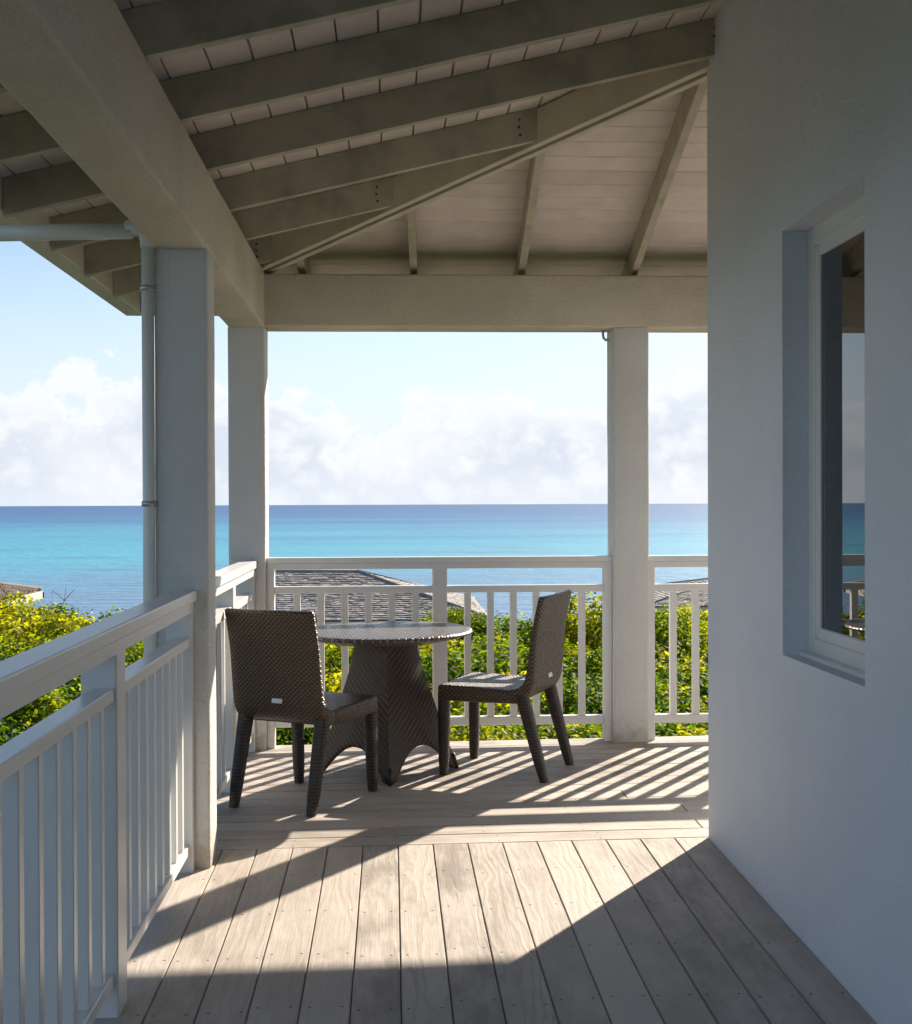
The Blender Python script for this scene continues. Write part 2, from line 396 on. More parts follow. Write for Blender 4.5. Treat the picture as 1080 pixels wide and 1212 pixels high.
for i in range(len(rings) - 1):
    for k in range(NS):
        a, b_ = 1 + i * NS, 1 + (i + 1) * NS
        sf.append((a + k, b_ + k, b_ + (k + 1) % NS, a + (k + 1) % NS))
tag(link('sea', mesh_from('sea', sv, sf, M_SEA)), kind='structure')

# ------------------------------------------------------------------ deck
DA, DB = 0.010, 0.0105                      # drainage fall of the deck
def dz(x, y): return DA * x + DB * y
ex = Vector((1, 0, DA)).normalized(); ey = Vector((0, 1, DB)); ey = (ey - ex * ey.dot(ex)).normalized(); ez = ex.cross(ey)
TILT = Matrix(((ex.x, ey.x, ez.x, 0), (ex.y, ey.y, ez.y, 0), (ex.z, ey.z, ez.z, 0), (0, 0, 0, 1)))
deck = empty('deck', kind='structure'); deck.matrix_world = TILT
BW = 0.1366; GAP = 0.0026; Y_MIT = 5.125; Y_END = 7.245; X_L = -0.90
def board_mesh(length, width):
    bm = bmesh.new(); bm_box(bm, -length / 2, length / 2, -width / 2, width / 2, -0.028, 0)
    bmesh.ops.bevel(bm, geom=[e for e in bm.edges if e.verts[0].co.z > -0.01 and e.verts[1].co.z > -0.01], offset=0.0028, segments=2, affect='EDGES')
    return bm_mesh('board', bm, M_DECK)
rnd = random.Random(4)
bm_y = board_mesh(7.6, BW - GAP)
x0 = 0.0225 - 7 * BW                         # seam grid measured off the photograph
for i in range(0, 16):
    xa = x0 + i * BW; xb = xa + BW
    if xb > 1.30: break
    if xa < X_L: continue
    o = link('board', bm_y, deck); o.rotation_euler = (0, 0, R(90))
    o.location = ((xa + xb) / 2, Y_MIT - 3.8 - GAP / 2 - rnd.uniform(0, 0.002), rnd.uniform(-0.0012, 0.0))
ny = int(round((Y_END - Y_MIT) / BW))
for j in range(ny + 1):
    ya = Y_MIT + j * BW
    if ya + BW > Y_END + 0.06: break
    joint = {1: 1.262, 3: 1.262, 5: 1.05}.get(j, rnd.choice([2.2, 3.0, 3.4]))
    for xa, xb in ((X_L, joint), (joint, 7.0)):
        o = link('board', board_mesh(xb - xa - GAP, BW - GAP), deck)
        o.location = ((xa + xb) / 2, ya + BW / 2, rnd.uniform(-0.0012, 0.0))
Y_EDGE = ya if ya + BW > Y_END + 0.06 else ya + BW
o = link('dark_backing', box_mesh('dark_backing', X_L + 0.02, 7.0, -2.6, Y_EDGE - 0.02, -0.22, -0.034, M_DARK, 0), deck)  # added solid dark slab, standing in for the shade below the board gaps
o = link('rim_board', box_mesh('rim_board', X_L - 0.03, 7.0, Y_EDGE + 0.002, Y_EDGE + 0.032, -0.24, -0.004, M_FASC, 0.003), deck)
o = link('rim_board', box_mesh('rim_board', X_L - 0.032, X_L - 0.002, -2.6, Y_EDGE, -0.24, -0.004, M_FASC, 0.003), deck)

# ------------------------------------------------------------------ posts and beams
PX0, PX1 = -0.869, -0.673
BZ0, BZ1 = 2.335, 2.635
posts = [
    (PX0, PX1, 4.872, 5.068, 'bluish white plastered post carrying a white drain pipe on its side'),
    (PX0, PX1, 7.052, 7.262, 'white plastered corner post where the two sea-facing railings meet'),
    (1.206, 1.402, 7.052, 7.262, 'white plastered post standing behind the wicker chair with the sunlit seat'),
]
for x0_, x1_, y0_, y1_, lab in posts:
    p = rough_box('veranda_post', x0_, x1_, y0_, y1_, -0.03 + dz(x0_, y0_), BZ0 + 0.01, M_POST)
    tag(p, lab, 'post', 'veranda posts')
p = rough_box('veranda_post', 3.30, 3.496, 7.052, 7.262, dz(3.3, 7) - 0.03, BZ0 + 0.01, M_POST); tag(p, 'white plastered post beyond the corner of the house wall', 'post', 'veranda posts')
p = rough_box('veranda_post', PX0, PX1, 1.35, 1.546, dz(PX0, 1.4) - 0.03, BZ0 + 0.01, M_POST); tag(p, 'white plastered post at the near end of the long railing', 'post', 'veranda posts')
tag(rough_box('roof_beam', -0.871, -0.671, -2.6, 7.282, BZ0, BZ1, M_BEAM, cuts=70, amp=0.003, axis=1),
    'long plastered beam running over the post with the drain pipe', 'beam', 'roof beams')
tag(rough_box('roof_beam', -0.705, 7.0, 7.05, 7.278, BZ0 + 0.004, BZ1 - 0.012, M_BEAM, cuts=60, amp=0.0025, axis=0),
    'plastered beam spanning the sea view above the far railing', 'beam', 'roof beams')

# ------------------------------------------------------------------ house wall with window
WX = 1.25; WY = 5.13; WZ1 = 3.40
wall = empty('house_wall', (WX, WY, 0), 'bluish white stuccoed house wall with a recessed window', 'wall')
wy0, wy1, wz0, wz1 = 3.40, 4.126, 0.905, 2.258       # opening
path = [(WX, -2.6), (WX, 0.4), (WX, 1.8), (WX, wy0), (WX, wy1)]
ys = [4.4, 4.7, 4.95]
path += [(WX, y) for y in ys]
rc = 0.018
path += [(WX + rc - rc * math.cos(a), WY - rc + rc * math.sin(a)) for a in [k * math.pi / 10 for k in range(6)]]
path += [(1.8, WY), (3.0, WY), (7.0, WY)]
zl = [-0.03, 0.3, wz0, 1.35, 1.8, wz1, 2.7, WZ1]
V = [(px - WX, py - WY, z) for px, py in path for z in zl]; nz = len(zl); F = []
for i in range(len(path) - 1):
    for j in range(nz - 1):
        if path[i] == (WX, wy0) and path[i + 1] == (WX, wy1) and wz0 <= zl[j] < wz1: continue
        F.append((i * nz + j, i * nz + j + 1, (i + 1) * nz + j + 1, (i + 1) * nz + j))
RD = 0.16
def rv(y, z, d): V.append((d, y - WY, z)); return len(V) - 1
c4 = [(wy0, wz0), (wy1, wz0), (wy1, wz1), (wy0, wz1)]
oi = [rv(y, z, 0) for y, z in c4]; ii = [rv(y, z, RD) for y, z in c4]
for k in range(4): F.append((oi[k], oi[(k + 1) % 4], ii[(k + 1) % 4], ii[k]))
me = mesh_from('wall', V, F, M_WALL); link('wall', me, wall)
# back of the wall, so the house is solid
link('wall_core', box_mesh('wall_core', 0.30, 5.75, -7.7, -0.02, -0.03, WZ1, M_DARK, 0), wall)
def wbox(name, y0, y1, z0, z1, x0, x1, m, parent, bevel=0.003):
    o = link(name, box_mesh(name, x0 - WX, x1 - WX, y0 - WY, y1 - WY, z0, z1, m, bevel), None); o.parent = parent; return o
FX0 = WX + 0.083
win = empty('window', (0, 0, 0)); win.parent = wall
fw = 0.058
wbox('frame_bar', wy1 - fw, wy1 + 0.01, wz0 - 0.01, wz1 + 0.01, FX0, WX + RD, M_FRAME, win)
wbox('frame_bar', wy0 - 0.01, wy0 + fw, wz0 - 0.01, wz1 + 0.01, FX0, WX + RD, M_FRAME, win)
wbox('frame_bar', wy0 + fw, wy1 - fw, wz1 - fw, wz1 + 0.01, FX0 + 0.001, WX + RD, M_FRAME, win)
wbox('frame_bar', wy0 + fw, wy1 - fw, wz0 - 0.01, wz0 + fw, FX0 + 0.001, WX + RD, M_FRAME, win)
sash = empty('sash'); sash.parent = win
sw = 0.036; sX = FX0 + 0.005
a0, a1, b0, b1 = wy0 + fw, wy1 - fw, wz0 + fw, wz1 - fw
wbox('sash_bar', a1 - sw, a1 + 0.004, b0, b1, sX, WX + RD, M_FRAME, sash, 0.004)
wbox('sash_bar', a0 - 0.004, a0 + sw, b0, b1, sX, WX + RD, M_FRAME, sash, 0.004)
wbox('sash_bar', a0 + sw, a1 - sw, b1 - sw, b1 + 0.004, sX + 0.001, WX + RD, M_FRAME, sash, 0.004)
wbox('sash_bar', a0 + sw, a1 - sw, b0 - 0.004, b0 + sw, sX + 0.001, WX + RD, M_FRAME, sash, 0.004)
wbox('pane', a0 + sw - 0.006, a1 - sw + 0.006, b0 + sw - 0.006, b1 - sw + 0.006, sX + 0.009, sX + 0.014, M_GLASS, win, 0)
wbox('window_sill', wy0 - 0.002, wy1 + 0.002, wz0 - 0.004, wz0 + 0.012, WX + 0.052, FX0 - 0.001, M_FRAME, win, 0.002)

# ------------------------------------------------------------------ roof
roof = empty('veranda_roof', (-0.5, 5, 0), 'cream painted hipped veranda roof with open rafters and boarded ceiling', 'roof')
ROFF = Vector((-0.5, 5, 0))
PITCH = 0.2357; RB = 2.660; RH = 0.143                # rafter underside at x=-0.672; depth, vertically
HIPC = 6.40                                           # the hip runs along x + y = HIPC
FARC = HIPC + 0.672
def zL(x): return RB + PITCH * (x + 0.672)
def zF(y): return RB + PITCH * (FARC - y)
def hex_part(name, pts, m, parent=roof, bevel=0.002):
    bm = bmesh.new(); c = sum((Vector(p) for p in pts), Vector()) / 8
    bm_hex(bm, [Vector(p) - c for p in pts])
    if bevel: bmesh.ops.bevel(bm, geom=bm.edges[:], offset=bevel, segments=1, affect='EDGES')
    o = link(name, bm_mesh(name, bm, m), parent); o.location = c - (ROFF if parent is roof else Vector()); return o
FX_IN, FX_OUT = -1.45, -1.553
FY_IN, FY_OUT = 7.70, 7.80
RT = 0.040
raft_y = [-2.4, -1.76, -1.12, -0.47, 0.17, 0.81, 1.46, 2.10, 2.74, 3.11, 3.755, 4.373, 5.012, 5.70, 6.326, 6.965]
raft_y = [-2.0, -1.36, -0.72, -0.08, 0.56, 1.2, 1.84, 2.48, 3.12, 3.755, 4.373, 5.012, 5.70, 6.326, 6.965]
bolt_me = tube_mesh('bolt', [(0, 0.004, 0), (0, -0.004, 0)], 0.0055, M_BOLT, 8)
for Y in raft_y:
    xe = min(1.40, HIPC - 0.055 * 1.414 - Y)
    pts = []
    for x in (FX_IN, xe):
        for y in (Y - RT / 2, Y + RT / 2):
            xx = x if x == FX_IN else (min(1.40, HIPC - 0.078 - y) + 0.004)
            for dzz in (0, RH): pts.append((xx, y, zL(xx) + dzz))
    rf = hex_part('rafter', pts, M_RAFT)
    if xe < 1.39:
        for k in range(3):
            bx_ = xe - 0.055; bo = link('bolt', bolt_me, rf)
            bo.location = Vector((bx_ + 0.006 * math.sin(k * 5), Y - RT / 2 - 0.001, zL(bx_) + 0.038 + 0.033 * k)) - (rf.location + ROFF)
# jack rafters of the far slope, nailed a little askew
for X in [-0.48, 0.125, 0.715, 1.335, 1.94, 2.54, 3.14, 3.74, 4.34, 4.94, 5.54, 6.14]:
    pts = []
    for s in (-1, 1):
        xs = X + s * RT / 2
        y_in = max(4.75, (HIPC + 0.078 - xs + 0.035 * 7.05) / 1.035)
        for y in (y_in, FY_IN):
            xx = xs + 0.035 * (y - 7.05)
            for dzz in (0, RH): pts.append((xx, y, zF(y) + dzz))
    hex_part('jack_rafter', pts, M_RAFT)
# hip: two planks with a gap
for side in (-1, 1):
    pts = []
    o0, o1 = (0.016, 0.055) if side > 0 else (-0.055, -0.016)
    for xh in (-1.27, 1.52):
        for off in (o0, o1):
            x = xh + off / math.sqrt(2); y = HIPC - xh + off / math.sqrt(2)
            zb = zL(xh) - 0.026
            zt = zL(xh) + RH - 0.013
            for z in (zb, zt): pts.append((x, y, z))
    h_ = hex_part('hip_rafter', pts, M_HIP, bevel=0.003)
# eaves
def roof_box(name, x0, x1, y0, y1, z0, z1, m, bevel=0.004):
    return hex_part(name, [(x, y, z) for x in (x0, x1) for y in (y0, y1) for z in (z0, z1)], m, roof, bevel)
roof_box('fascia', FX_OUT, FX_IN - 0.001, -2.6, FY_OUT, 2.498, 2.665, M_FASC)
roof_box('fascia', FX_IN, 7.0, FY_IN + 0.001, FY_OUT - 0.001, 2.498, 2.664, M_FASC)
roof_box('gutter', -1.0, 7.0, FY_OUT, FY_OUT + 0.105, 2.472, 2.60, M_FASC, 0.02)  # unseen from the camera; added low and outboard to place the eave shadow edge
# ceiling boards, mitred along the hip
CW = 0.137; CG = 0.005; CT = 0.018
def ceil_left(x0_, x1_):
    pts = []
    for x in (x0_, x1_):
        for y in (-2.6, HIPC - x):
            for d in (0.001, CT): pts.append((x, y, zL(x) + RH + d))
    hex_part('ceiling_board', pts, M_CEIL, roof, 0.0035)
x = FX_OUT + 0.01
while x < 1.75:
    ceil_left(x + CG / 2, x + CW - CG / 2); x += CW
def ceil_far(y0_, y1_):
    pts = []
    for i_ in (0, 1):
        for y in (y0_, y1_):
            x = (HIPC - y) if i_ == 0 else 7.0
            for d in (0.001, CT): pts.append((x, y, zF(y) + RH + d))
    hex_part('ceiling_board', pts, M_CEIL, roof, 0.0035)
y = FY_OUT - 0.01
while y > 4.6:
    ceil_far(y - CW + CG / 2, y - CG / 2); y -= CW
# weather skin above the boards
cv = []; LZ = RH + CT + 0.004
def skin(pts, name='roof_covering'):
    vs = [Vector(p) for p in pts] + [Vector(p) + Vector((0, 0, 0.05)) for p in pts]; n = len(pts)
    fs = [tuple(range(n))[::-1], tuple(range(n, 2 * n))] + [(i, (i + 1) % n, n + (i + 1) % n, n + i) for i in range(n)]
    o = link(name, mesh_from(name, [v - ROFF for v in vs], fs, M_ROOFCOVER), roof)
xo, yo = FX_OUT - 0.05, FY_OUT + 0.05
skin([(xo, -2.7, zL(xo) + LZ), (xo, yo, zL(xo) + LZ), (HIPC - yo, yo, zL(HIPC - yo) + LZ), (2.2, HIPC - 2.2, zL(2.2) + LZ), (2.2, -2.7, zL(2.2) + LZ)])
skin([(HIPC - yo, yo, zF(yo) + LZ), (7.05, yo, zF(yo) + LZ), (7.05, HIPC - 2.2, zF(HIPC - 2.2) + LZ), (2.2, HIPC - 2.2, zF(HIPC - 2.2) + LZ)])

# ------------------------------------------------------------------ railings
bal_cache = {}
def baluster(parent, x, y, z0, z1, wx, wy):
    key = (round(z1 - z0, 3), wx, wy)
    if key not in bal_cache: bal_cache[key] = box_mesh('baluster', -wx / 2, wx / 2, -wy / 2, wy / 2, 0, z1 - z0, M_RAIL, 0.002)
    o = link('baluster', bal_cache[key], parent); o.location = (x, y, z0); return o
def rel(o, base): o.location = o.location - base; return o
def rail_y(label, ya, yb, zcap, newels, bals, base):
    B = Vector((-0.765, ya, base))
    r_ = empty('railing', B, label, 'railing', 'white veranda railings')
    P = lambda *a, **k: rel(box(*a, parent=r_, **k), B)
    P('top_rail', -0.803, -0.717, ya, yb, zcap - 0.040, zcap, M_RAIL, bevel=0.005, seg=2)
    P('sub_rail', -0.796, -0.727, ya + 0.001, yb - 0.001, zcap - 0.080, zcap - 0.0405, M_RAIL)
    cuts = [ya] + [v for n0, n1 in newels for v in (n0, n1)] + [yb]
    for s0, s1 in zip(cuts[::2], cuts[1::2]):
        if s1 - s0 < 0.06: continue
        P('middle_rail', -0.797, -0.737, s0 - 0.002, s1 + 0.002, zcap - 0.206, zcap - 0.170, M_RAIL)
        P('bottom_rail', -0.792, -0.742, s0 - 0.002, s1 + 0.002, base + 0.076, base + 0.112, M_RAIL)
    for n0, n1 in newels:
        P('newel', -0.825, -0.730, n0, n1, base - 0.04, zcap - 0.0395, M_RAIL)
    for yb_ in bals:
        o = baluster(r_, -0.770, yb_, base + 0.111, zcap - 0.205, 0.042, 0.036); o.location -= B
    return r_
near_b = [3.430 - 0.1495 * k for k in range(0, 13)]
near2 = [3.78 + 0.1355 * k for k in range(0, 8)]
rail_y('long white railing running along the deck to the post with the drain pipe', 1.546, 4.873, 1.076, [(1.547, 1.59), (3.515, 3.632), (4.830, 4.872)],
       [b for b in near_b if b > 1.66] + [b for b in near2 if b < 4.80], 0.034)
rail_y('short white railing between the drain pipe post and the corner post', 5.066, 7.053, 1.086, [(5.068, 5.11), (6.09, 6.19), (7.01, 7.052)],
       [5.24 + 0.136 * k for k in range(6)] + [6.32 + 0.136 * k for k in range(5)], 0.056)
def rail_x(label, xa, xb, zcap, newels, bals, base):
    B = Vector((xa, 7.135, base))
    r_ = empty('railing', B, label, 'railing', 'white veranda railings')
    P = lambda *a, **k: rel(box(*a, parent=r_, **k), B)
    P('top_rail', xa, xb, 7.092, 7.180, zcap - 0.030, zcap, M_RAIL, bevel=0.004, seg=2)
    P('sub_rail', xa + 0.001, xb - 0.001, 7.100, 7.170, zcap - 0.064, zcap - 0.0305, M_RAIL)
    cuts = [xa] + [v for n0, n1 in newels for v in (n0, n1)] + [xb]
    for s0, s1 in zip(cuts[::2], cuts[1::2]):
        if s1 - s0 < 0.06: continue
        P('middle_rail', s0 - 0.002, s1 + 0.002, 7.108, 7.166, zcap - 0.195, zcap - 0.157, M_RAIL)
        P('bottom_rail', s0 - 0.002, s1 + 0.002, 7.112, 7.162, zcap - 0.920, zcap - 0.874, M_RAIL)
    for n0, n1 in newels:
        P('newel', n0, n1, 7.096, 7.176, base - 0.03, zcap - 0.0295, M_RAIL)
    for x_ in bals:
        o = baluster(r_, x_, 7.137, zcap - 0.875, zcap - 0.194, 0.037, 0.037); o.location -= B
    return r_
rail_x('white railing behind the round table, facing the sea', -0.674, 1.207, 1.098, [(-0.673, -0.632), (0.224, 0.303), (1.162, 1.206)],
       [-0.511 + 0.1285 * k for k in range(6)] + [0.415 + 0.1255 * k for k in range(6)], 0.070)
rail_x('white railing stub between the sea-side post and the house wall', 1.401, 3.301, 1.098, [(1.402, 1.440), (2.32, 2.40), (3.26, 3.30)],
       [1.548 + 0.1255 * k for k in range(6)] + [2.52 + 0.1255 * k for k in range(6)], 0.088)

# ------------------------------------------------------------------ drain pipe
dp = empty('drain_pipe', (-0.8885, 4.86, 0.03), 'thin white plastic drain pipe strapped to the bluish white post', 'pipe')
DPO = Vector((-0.8885, 4.86, 0.03))
def ppart(name, pts, rad, m, n=16): return link(name, tube_mesh(name, [Vector(p) - DPO for p in pts], rad, m, n), dp)
ppart('downpipe', [(-0.8885, 4.86, 0.02), (-0.8885, 4.86, 1.2), (-0.8885, 4.86, 2.36)], 0.0225, M_PIPE)
ppart('pipe_socket', [(-0.8885, 4.86, 2.335), (-0.8885, 4.86, 2.40)], 0.0265, M_PIPE)
el_pts = [(-0.8885 - 0.035 * (1 - math.cos(a)) , 4.86, 2.372 + 0.035 * math.sin(a)) for a in [k * math.pi / 12 for k in range(7)]]
ppart('pipe_elbow', [(-0.8885, 4.86, 2.365)] + el_pts + [(-0.965, 4.86, 2.402)], 0.031, M_PIPE)
ppart('overflow_pipe', [(-0.945, 4.86, 2.396), (-1.2, 4.86, 2.390), (-1.46, 4.86, 2.383)], 0.030, M_PIPE)
ppart('pipe_socket', [(-1.435, 4.86, 2.384), (-1.50, 4.86, 2.382)], 0.034, M_PIPE)
ppart('gutter_outlet', [(-1.49, 4.86, 2.382), (-1.498, 4.86, 2.42), (-1.50, 4.86, 2.505)], 0.030, M_PIPE)
for zc in (2.185, 1.395, 0.55):
    cl_ = ppart('pipe_clamp', [(-0.8885, 4.86, zc - 0.010), (-0.8885, 4.86, zc + 0.010)], 0.0265, M_CLAMP)
    o = link('clamp_foot', box_mesh('clamp_foot', -0.8885 + 0.015 - DPO.x, -0.862 - DPO.x, 4.855 - DPO.y, 4.885 - DPO.y, zc - 0.013 - DPO.z, zc + 0.013 - DPO.z, M_CLAMP, 0.002), None); o.parent = cl_
# small conduit bend beside the far post
hk = [(1.200, 7.16, 2.29), (1.185, 7.16, 2.283), (1.172, 7.16, 2.295), (1.168, 7.16, 2.315), (1.170, 7.16, 2.340)]
tag(link('conduit_hook', tube_mesh('conduit_hook', hk, 0.0075, M_CONDUIT, 10)), 'small grey cable bend tucked under the beam beside the post', 'cable')

# ------------------------------------------------------------------ wicker furniture
def ring_surface(name, rings_, uvs, m, closed=True, caps=True, smooth=True):
    """rings: list of lists of points; uv per vertex (metres)"""
    bm = bmesh.new(); lay = bm.loops.layers.uv.new('UVMap'); n = len(rings_[0])
    vs = [[bm.verts.new(p) for p in r_] for r_ in rings_]
    for i in range(len(rings_) - 1):
        for k in range(n if closed else n - 1):
            k2 = (k + 1) % n
            f = bm.faces.new((vs[i][k], vs[i][k2], vs[i + 1][k2], vs[i + 1][k]))
            ids = [(i, k), (i, k + 1), (i + 1, k + 1), (i + 1, k)]
            for l, (a, b_) in zip(f.loops, ids): l[lay].uv = uvs(a, b_)
    if caps:
        for r_ in (vs[0], vs[-1]):
            f = bm.faces.new(r_)
            for l in f.loops: l[lay].uv = (l.vert.co.y, l.vert.co.z)
    o = bm_mesh(name, bm, m, smooth)
    try: o.set_sharp_from_angle(angle=R(50))
    except Exception: pass
    return o
def profile_shell(name, prof, xs, m, bow=lambda x, z: 0.0):
    """closed side profile (y,z) swept across the width; arc length and width become UVs; ends shrink a little (rounded arris)"""
    L = [0.0]
    for a, b_ in zip(prof, prof[1:] + prof[:1]): L.append(L[-1] + math.hypot(b_[0] - a[0], b_[1] - a[1]))
    cy_ = sum(p[0] for p in prof) / len(prof); cz_ = sum(p[1] for p in prof) / len(prof)
    rings_ = []
    for x, inset in xs:
        rg = []
        n = len(prof)
        for k, (y, z) in enumerate(prof):
            y0_, z0_ = prof[k - 1]; y1_, z1_ = prof[(k + 1) % n]
            ty, tz = y1_ - y0_, z1_ - z0_; l = math.hypot(ty, tz) or 1
            ny_, nz_ = -tz / l, ty / l        # inward for counter-clockwise outlines
            rg.append((x, y + ny_ * inset + bow(x, z), z + nz_ * inset))
        rings_.append(rg)
    return ring_surface(name, rings_, lambda i, k: (xs[i][0], L[k]), m)
def smooth_poly(pts, sub=3):
    """Catmull-Rom through an open list"""
    out = []
    for i in range(len(pts) - 1):
        p0 = pts[max(i - 1, 0)]; p1 = pts[i]; p2 = pts[i + 1]; p3 = pts[min(i + 2, len(pts) - 1)]
        for s in range(sub):
            t_ = s / sub
            out.append(tuple(0.5 * ((2 * p1[j]) + (-p0[j] + p2[j]) * t_ + (2 * p0[j] - 5 * p1[j] + 4 * p2[j] - p3[j]) * t_ ** 2 + (-p0[j] + 3 * p1[j] - 3 * p2[j] + p3[j]) * t_ ** 3) for j in (0, 1)))
    out.append(tuple(pts[-1])); return out
HWD = 0.232
XS = [(-HWD, 0.010), (-HWD + 0.004, 0.003), (-HWD + 0.012, 0)] + [(-HWD + 0.012 + (2 * HWD - 0.024) * k / 12, 0) for k in range(1, 12)] + [(HWD - 0.012, 0), (HWD - 0.004, 0.003), (HWD, 0.010)]
# backrest profile (counter-clockwise seen from +x: y forward, z up)
rear = smooth_poly([(-0.318, 0.868), (-0.292, 0.75), (-0.266, 0.60), (-0.250, 0.50), (-0.232, 0.435), (-0.200, 0.392), (-0.150, 0.368)])
front = smooth_poly([(-0.120, 0.432), (-0.160, 0.442), (-0.192, 0.470), (-0.212, 0.52), (-0.232, 0.61), (-0.260, 0.74), (-0.290, 0.872)])
BACK = rear + [(-0.12, 0.366)] + front + [(-0.300, 0.879), (-0.311, 0.877)]
SEAT = [(-0.155, 0.3665), (0.0, 0.364), (0.235, 0.364), (0.247, 0.370), (0.250, 0.385), (0.250, 0.425), (0.247, 0.437), (0.235, 0.443), (0.15, 0.441), (0.0, 0.434), (-0.10, 0.431), (-0.155, 0.431)]
def bow(x, z): return 0.022 * (x / HWD) ** 2 * min(1.0, max(0.0, (z - 0.44) / 0.25))
def leg_mesh(x, yt, zt, yb, s0, s1):
    rg = []; Ls = [0.0, 0.02, zt]
    for i in range(6):
        f = i / 5; z = zt * f; y = yb + (yt - yb) * f; h_ = (s1 + (s0 - s1) * f) / 2; c = 0.25 * h_
        if i == 0: h_ *= 0.85
        rg.append([(x + a * h_ , y + b_ * h_, z) for a, b_ in ((-1, -.7), (-.7, -1), (.7, -1), (1, -.7), (1, .7), (.7, 1), (-.7, 1), (-1, .7))])
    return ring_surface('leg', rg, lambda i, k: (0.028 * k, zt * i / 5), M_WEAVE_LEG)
ch_me = {
    'backrest': profile_shell('backrest', BACK, XS, M_WEAVE, bow),
    'seat': profile_shell('seat', SEAT, [(x * 0.992, i) for x, i in XS], M_WEAVE),
    'legs': [leg_mesh(-0.203, 0.224, 0.40, 0.232, 0.053, 0.043), leg_mesh(0.203, 0.224, 0.40, 0.232, 0.053, 0.043),
             leg_mesh(-0.203, -0.176, 0.41, -0.282, 0.060, 0.043), leg_mesh(0.203, -0.176, 0.41, -0.282, 0.060, 0.043)],
    'label_tag': box_mesh('label_tag', -0.027, 0.027, -0.0022, 0.0022, -0.011, 0.011, M_TAG, 0.001),
}
def chair(cx_, cy_, fx, fy, label):
    t_ = empty('wicker_chair', (0, 0, 0), label, 'chair', 'wicker chairs at the table')
    ang = math.atan2(fy, fx) - math.pi / 2
    t_.matrix_world = Matrix.Translation((cx_, cy_, dz(cx_, cy_))) @ TILT @ Matrix.Rotation(ang, 4, 'Z')
    link('backrest', ch_me['backrest'], t_); link('seat', ch_me['seat'], t_)
    for l_ in ch_me['legs']: link('leg', l_, t_)
    o = link('label_tag', ch_me['label_tag'], t_); o.location = (0.012, -0.2475, 0.478); o.rotation_euler = (R(-14), 0, 0)
    return t_
chair(-0.382, 5.955, 0.27, 0.47, 'dark wicker chair in the shade beside the short railing and drain pipe post')
chair(0.548, 6.450, -0.463, 0.215, 'dark wicker chair with sun stripes on its seat, in front of the far railing')

# table
TX, TY = -0.022, 6.49
tb = empty('wicker_table', (0, 0, 0), 'round dark wicker pedestal table between the two chairs', 'table')
tb.matrix_world = Matrix.Translation((TX, TY, dz(TX, TY))) @ TILT
prof = [(0.0, 0.700), (0.20, 0.700), (0.40, 0.700), (0.418, 0.6985), (0.427, 0.694), (0.430, 0.687), (0.427, 0.680), (0.40, 0.671), (0.30, 0.648), (0.16, 0.640), (0.0, 0.640)]
bm = bmesh.new(); lay = bm.loops.layers.uv.new('UVMap'); NT_ = 72
rg = [[bm.verts.new((r_ * math.cos(2 * math.pi * k / NT_), r_ * math.sin(2 * math.pi * k / NT_), z)) for k in range(NT_)] if r_ > 0 else [bm.verts.new((0, 0, z))] for r_, z in prof]
for a, b_ in zip(rg, rg[1:]):
    for k in range(NT_):
        q = [a[k % len(a)], a[(k + 1) % len(a)], b_[(k + 1) % len(b_)], b_[k % len(b_)]]
        q = [v for i, v in enumerate(q) if v not in q[:i]]
        f = bm.faces.new(q)
        for l in f.loops: l[lay].uv = (l.vert.co.y, l.vert.co.x + 0.12 * l.vert.co.y)
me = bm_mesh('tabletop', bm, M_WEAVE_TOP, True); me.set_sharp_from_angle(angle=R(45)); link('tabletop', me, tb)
# flared four-sided pedestal, arched between its feet, one corner towards the deck
hd = [(0.655, 0.150), (0.56, 0.166), (0.47, 0.192), (0.38, 0.222), (0.29, 0.252), (0.20, 0.282), (0.13, 0.306), (0.07, 0.326), (0.0, 0.350)]
ped = []; NSUB = 12; A0 = math.atan2(6.15 - 6.49, 0.0 - 0.0)
def ped_half(z):
    for (z1_, h1), (z0_, h0) in zip(hd, hd[1:]):
        if z0_ <= z <= z1_: return h0 + (h1 - h0) * (z - z0_) / (z1_ - z0_)
    return hd[-1][1]
def arch(s): return 0.150 * max(0.0, 1 - abs((s - 0.5) / 0.43) ** 2.4) if abs(s - 0.5) < 0.43 else 0.0
bm = bmesh.new(); lay = bm.loops.layers.uv.new('UVMap')
NZ = 16
for side in range(4):
    a0_ = R(-90 + 2) + side * math.pi / 2; a1_ = a0_ + math.pi / 2
    grid = []
    for i in range(NSUB + 1):
        s = i / NSUB; zb = arch(s); colv = []
        for j in range(NZ + 1):
            z = 0.655 + (zb - 0.655) * j / NZ; h_ = ped_half(z)
            p = Vector((math.cos(a0_), math.sin(a0_), 0)).lerp(Vector((math.cos(a1_), math.sin(a1_), 0)), s) * h_
            bulge = 0.012 * math.sin(math.pi * s); p += Vector((math.cos((a0_ + a1_) / 2), math.sin((a0_ + a1_) / 2), 0)) * bulge
            colv.append((bm.verts.new((p.x, p.y, z)), (s - 0.5) * h_ * 1.41 * (1 if side % 2 else -1), z))
        grid.append(colv)
    for i in range(NSUB):
        for j in range(NZ):
            q = [grid[i][j], grid[i + 1][j], grid[i + 1][j + 1], grid[i][j + 1]]
            f = bm.faces.new([v[0] for v in q]); f.smooth = True
            for l, v in zip(f.loops, q): l[lay].uv = (v[1], v[2])
bmesh.ops.remove_doubles(bm, verts=bm.verts, dist=0.0004)
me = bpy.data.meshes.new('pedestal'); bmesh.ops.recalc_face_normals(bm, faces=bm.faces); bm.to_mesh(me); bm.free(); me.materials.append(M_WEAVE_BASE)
me.set_sharp_from_angle(angle=R(40))
